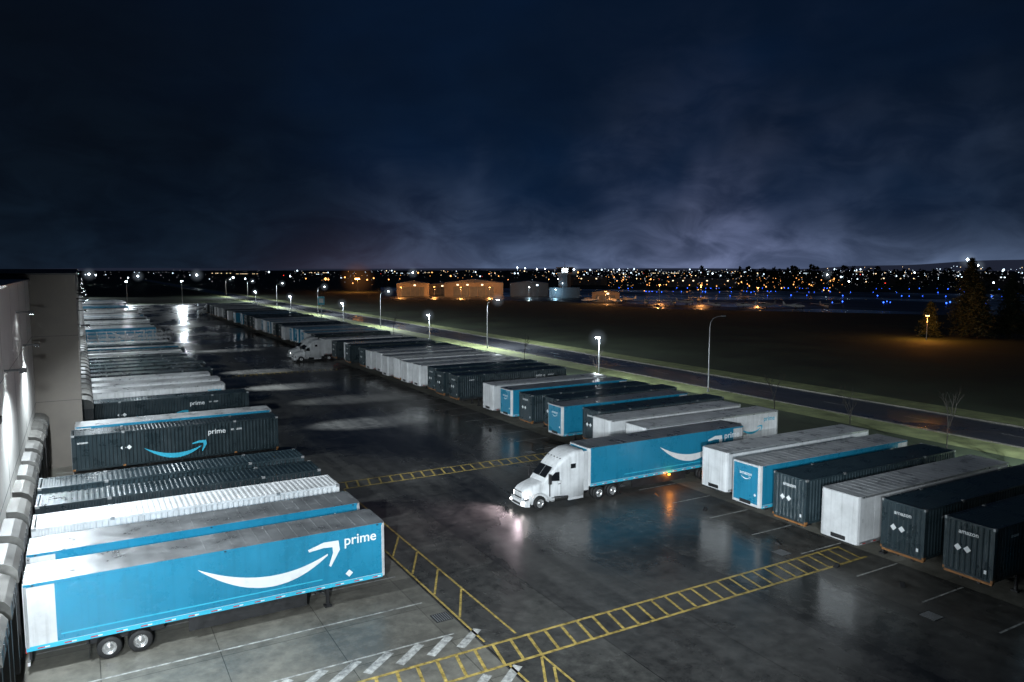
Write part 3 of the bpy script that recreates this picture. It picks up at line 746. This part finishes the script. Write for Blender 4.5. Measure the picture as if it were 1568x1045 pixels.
FL=((.6,900,11,1.2),(1.0,910,10,.8),(3.5,880,9,1.0),(2.9,890,7,.7),(7.2,870,10,1.2),(9.6,800,8,.9),(10.4,700,8,.6),(22.4,900,12,1.1),(30.3,1000,18,.9),(30.9,1000,17,.8),(31.8,1000,16,.9),(32.4,1000,16,.8),(34.6,800,16,1.1),(34.2,810,16,1.0),(61,900,26,1.5),(61.6,900,20,1.1),(52.6,900,10,1),(54,760,5,.9),(38,1100,15,.9),(33.4,520,10,.4),(34.1,520,4,.5),(13.5,800,9,.6),(44.8,900,11,.7),(58,1000,12,.8),(62.5,700,6,.7))
lights('distant_flood_lights','cW',[(*pol(a,d),z_,r_) for a,d,z_,r_ in FL])
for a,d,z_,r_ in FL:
    if r_>=1.0: halo('glowb',(*pol(a,d),z_),r_*7,None)
lights('distant_sodium_lights','co',[(*pol(a,d),z_,r_) for a,d,z_,r_ in ((16,600,9,1.2),(16.2,640,8,.8),(19.5,640,9,.7),(17.4,700,9,.8),(14.6,700,8,.6))])
tx=[]
for row,(d0,a0,a1) in enumerate(((470,44,65),(540,40,65),(640,38,66),(410,53,66))):
    a=a0
    while a<a1:
        x,y=pol(a,d0+(a-a0)*3+random.uniform(-14,14)); tx.append((x,y,.6,random.uniform(.18,.45))); a+=random.choice((.3,.6,1.2,2.6))*random.uniform(.6,1.3)
lights('taxiway_lights','cb',tx)
s=MB(); s.tube((0,0,0),(0,0,7),.12,.1,'galv',8); s.box(-1.1,1.1,-.1,.1,5.2,8.0,'decalb'); s.box(-.7,.7,-.115,-.1,5.9,7.3,'decalw'); s.obj('road_sign',(70,250,0),R(-15))

# ------------------------------------------------------------------ world (night sky with town-lit low cloud)
w=bpy.data.worlds.new('World'); scene.world=w; w.use_nodes=True; nt=w.node_tree; N=nt.nodes; L=nt.links
bg=N['Background']
def mth(op,a,b=None,c=None,clamp=False):
    n=N.new('ShaderNodeMath'); n.operation=op; n.use_clamp=clamp
    for i,v_ in enumerate((a,b,c)):
        if v_ is None: continue
        if isinstance(v_,(int,float)): n.inputs[i].default_value=v_
        else: L.new(v_,n.inputs[i])
    return n.outputs[0]
tc=N.new('ShaderNodeTexCoord'); sx=N.new('ShaderNodeSeparateXYZ'); L.new(tc.outputs['Generated'],sx.inputs[0])
X,Y,Z=sx.outputs
az=mth('ARCTAN2',X,Y)
el=mth('MAXIMUM',Z,0.0)
def gauss(v_,c,s_): 
    q=mth('DIVIDE',mth('SUBTRACT',v_,c),s_); return mth('EXPONENT',mth('MULTIPLY',mth('MULTIPLY',q,q),-1))
def noise(sc,det,dist=0,zs=2.0,rough=.5):
    mp=N.new('ShaderNodeMapping'); mp.inputs['Scale'].default_value=(1,1,zs); L.new(tc.outputs['Generated'],mp.inputs[0])
    n=N.new('ShaderNodeTexNoise'); n.inputs['Scale'].default_value=sc; n.inputs['Detail'].default_value=det; n.inputs['Distortion'].default_value=dist; n.inputs['Roughness'].default_value=rough
    L.new(mp.outputs[0],n.inputs['Vector']); return n.outputs['Fac']
n1=noise(5,4,.2,1.0,.45); n2=noise(2.4,4,.2,2.0,.45); n3=noise(11,6,.5,2.2,.55)
def ss(v_,a,b):
    n=N.new('ShaderNodeMapRange'); n.interpolation_type='SMOOTHSTEP'; n.inputs[1].default_value=a; n.inputs[2].default_value=b; L.new(v_,n.inputs[0]); return n.outputs[0]
top=mth('MULTIPLY_ADD',ss(n1,.3,.7),.065,.035)
band=mth('EXPONENT',mth('MULTIPLY',mth('POWER',mth('DIVIDE',el,top),1.4),-1))
azw=mth('ADD',mth('ADD',gauss(az,R(45),R(13)),mth('MULTIPLY',gauss(az,R(61),R(11)),.7)),mth('MULTIPLY',gauss(az,R(28),R(10)),.55))
cl=mth('MULTIPLY',mth('MULTIPLY',band,azw),mth('MULTIPLY_ADD',ss(n3,.32,.7),.9,.38))
def colr(c): 
    n=N.new('ShaderNodeRGB'); n.outputs[0].default_value=(*c,1); return n.outputs[0]
def vscale(c,f):
    n=N.new('ShaderNodeVectorMath'); n.operation='SCALE'; L.new(c,n.inputs[0])
    if isinstance(f,(int,float)): n.inputs['Scale'].default_value=f
    else: L.new(f,n.inputs['Scale'])
    return n.outputs[0]
def vadd(a,b):
    n=N.new('ShaderNodeVectorMath'); n.operation='ADD'; L.new(a,n.inputs[0]); L.new(b,n.inputs[1]); return n.outputs[0]
azb=mth('MULTIPLY_ADD',gauss(az,R(40),R(24)),.9,.1)
blue=vscale(colr((.0008,.0085,.032)),mth('MULTIPLY',azb,mth('MULTIPLY_ADD',ss(n2,.3,.7),.8,.5)))
base=vadd(colr((.0018,.0028,.0044)),blue)
low=vscale(colr((.0045,.0105,.019)),mth('MULTIPLY',mth('EXPONENT',mth('MULTIPLY',el,-9)),mth('MULTIPLY_ADD',ss(n3,.3,.75),.8,.2)))
cloud=vscale(colr((.068,.092,.150)),cl)
pur=vscale(colr((.035,.024,.04)),mth('MULTIPLY',cl,gauss(az,R(45),R(9))))
fogb=vscale(colr((.020,.026,.042)),mth('MULTIPLY',mth('EXPONENT',mth('MULTIPLY',el,-42)),mth('MULTIPLY_ADD',gauss(az,R(48),R(20)),1.0,.12)))
org=vscale(colr((.02,.007,.006)),mth('MULTIPLY',mth('EXPONENT',mth('MULTIPLY',el,-30)),gauss(az,R(20),R(7))))
tot=vadd(vadd(vadd(vadd(base,low),vadd(cloud,pur)),org),fogb)
sk_=N.new('ShaderNodeTexSky'); sk_.sky_type='NISHITA'; sk_.sun_disc=False; sk_.sun_elevation=R(-8); sk_.sun_rotation=R(200)
tot=vadd(tot,vscale(sk_.outputs[0],.01))
L.new(tot,bg.inputs[0]); bg.inputs[1].default_value=1.0

# ------------------------------------------------------------------ camera
c=bpy.data.cameras.new('camera'); co=bpy.data.objects.new('camera',c); COL.objects.link(co)
c.sensor_width=36; c.lens=26.4; c.clip_end=20000; c.clip_start=.1
co.location=(0,0,17.5); co.rotation_euler=(R(90-5.56),0,R(-29.9)); scene.camera=co
scene.view_settings.view_transform='Standard'; scene.view_settings.look='None'; scene.view_settings.exposure=0
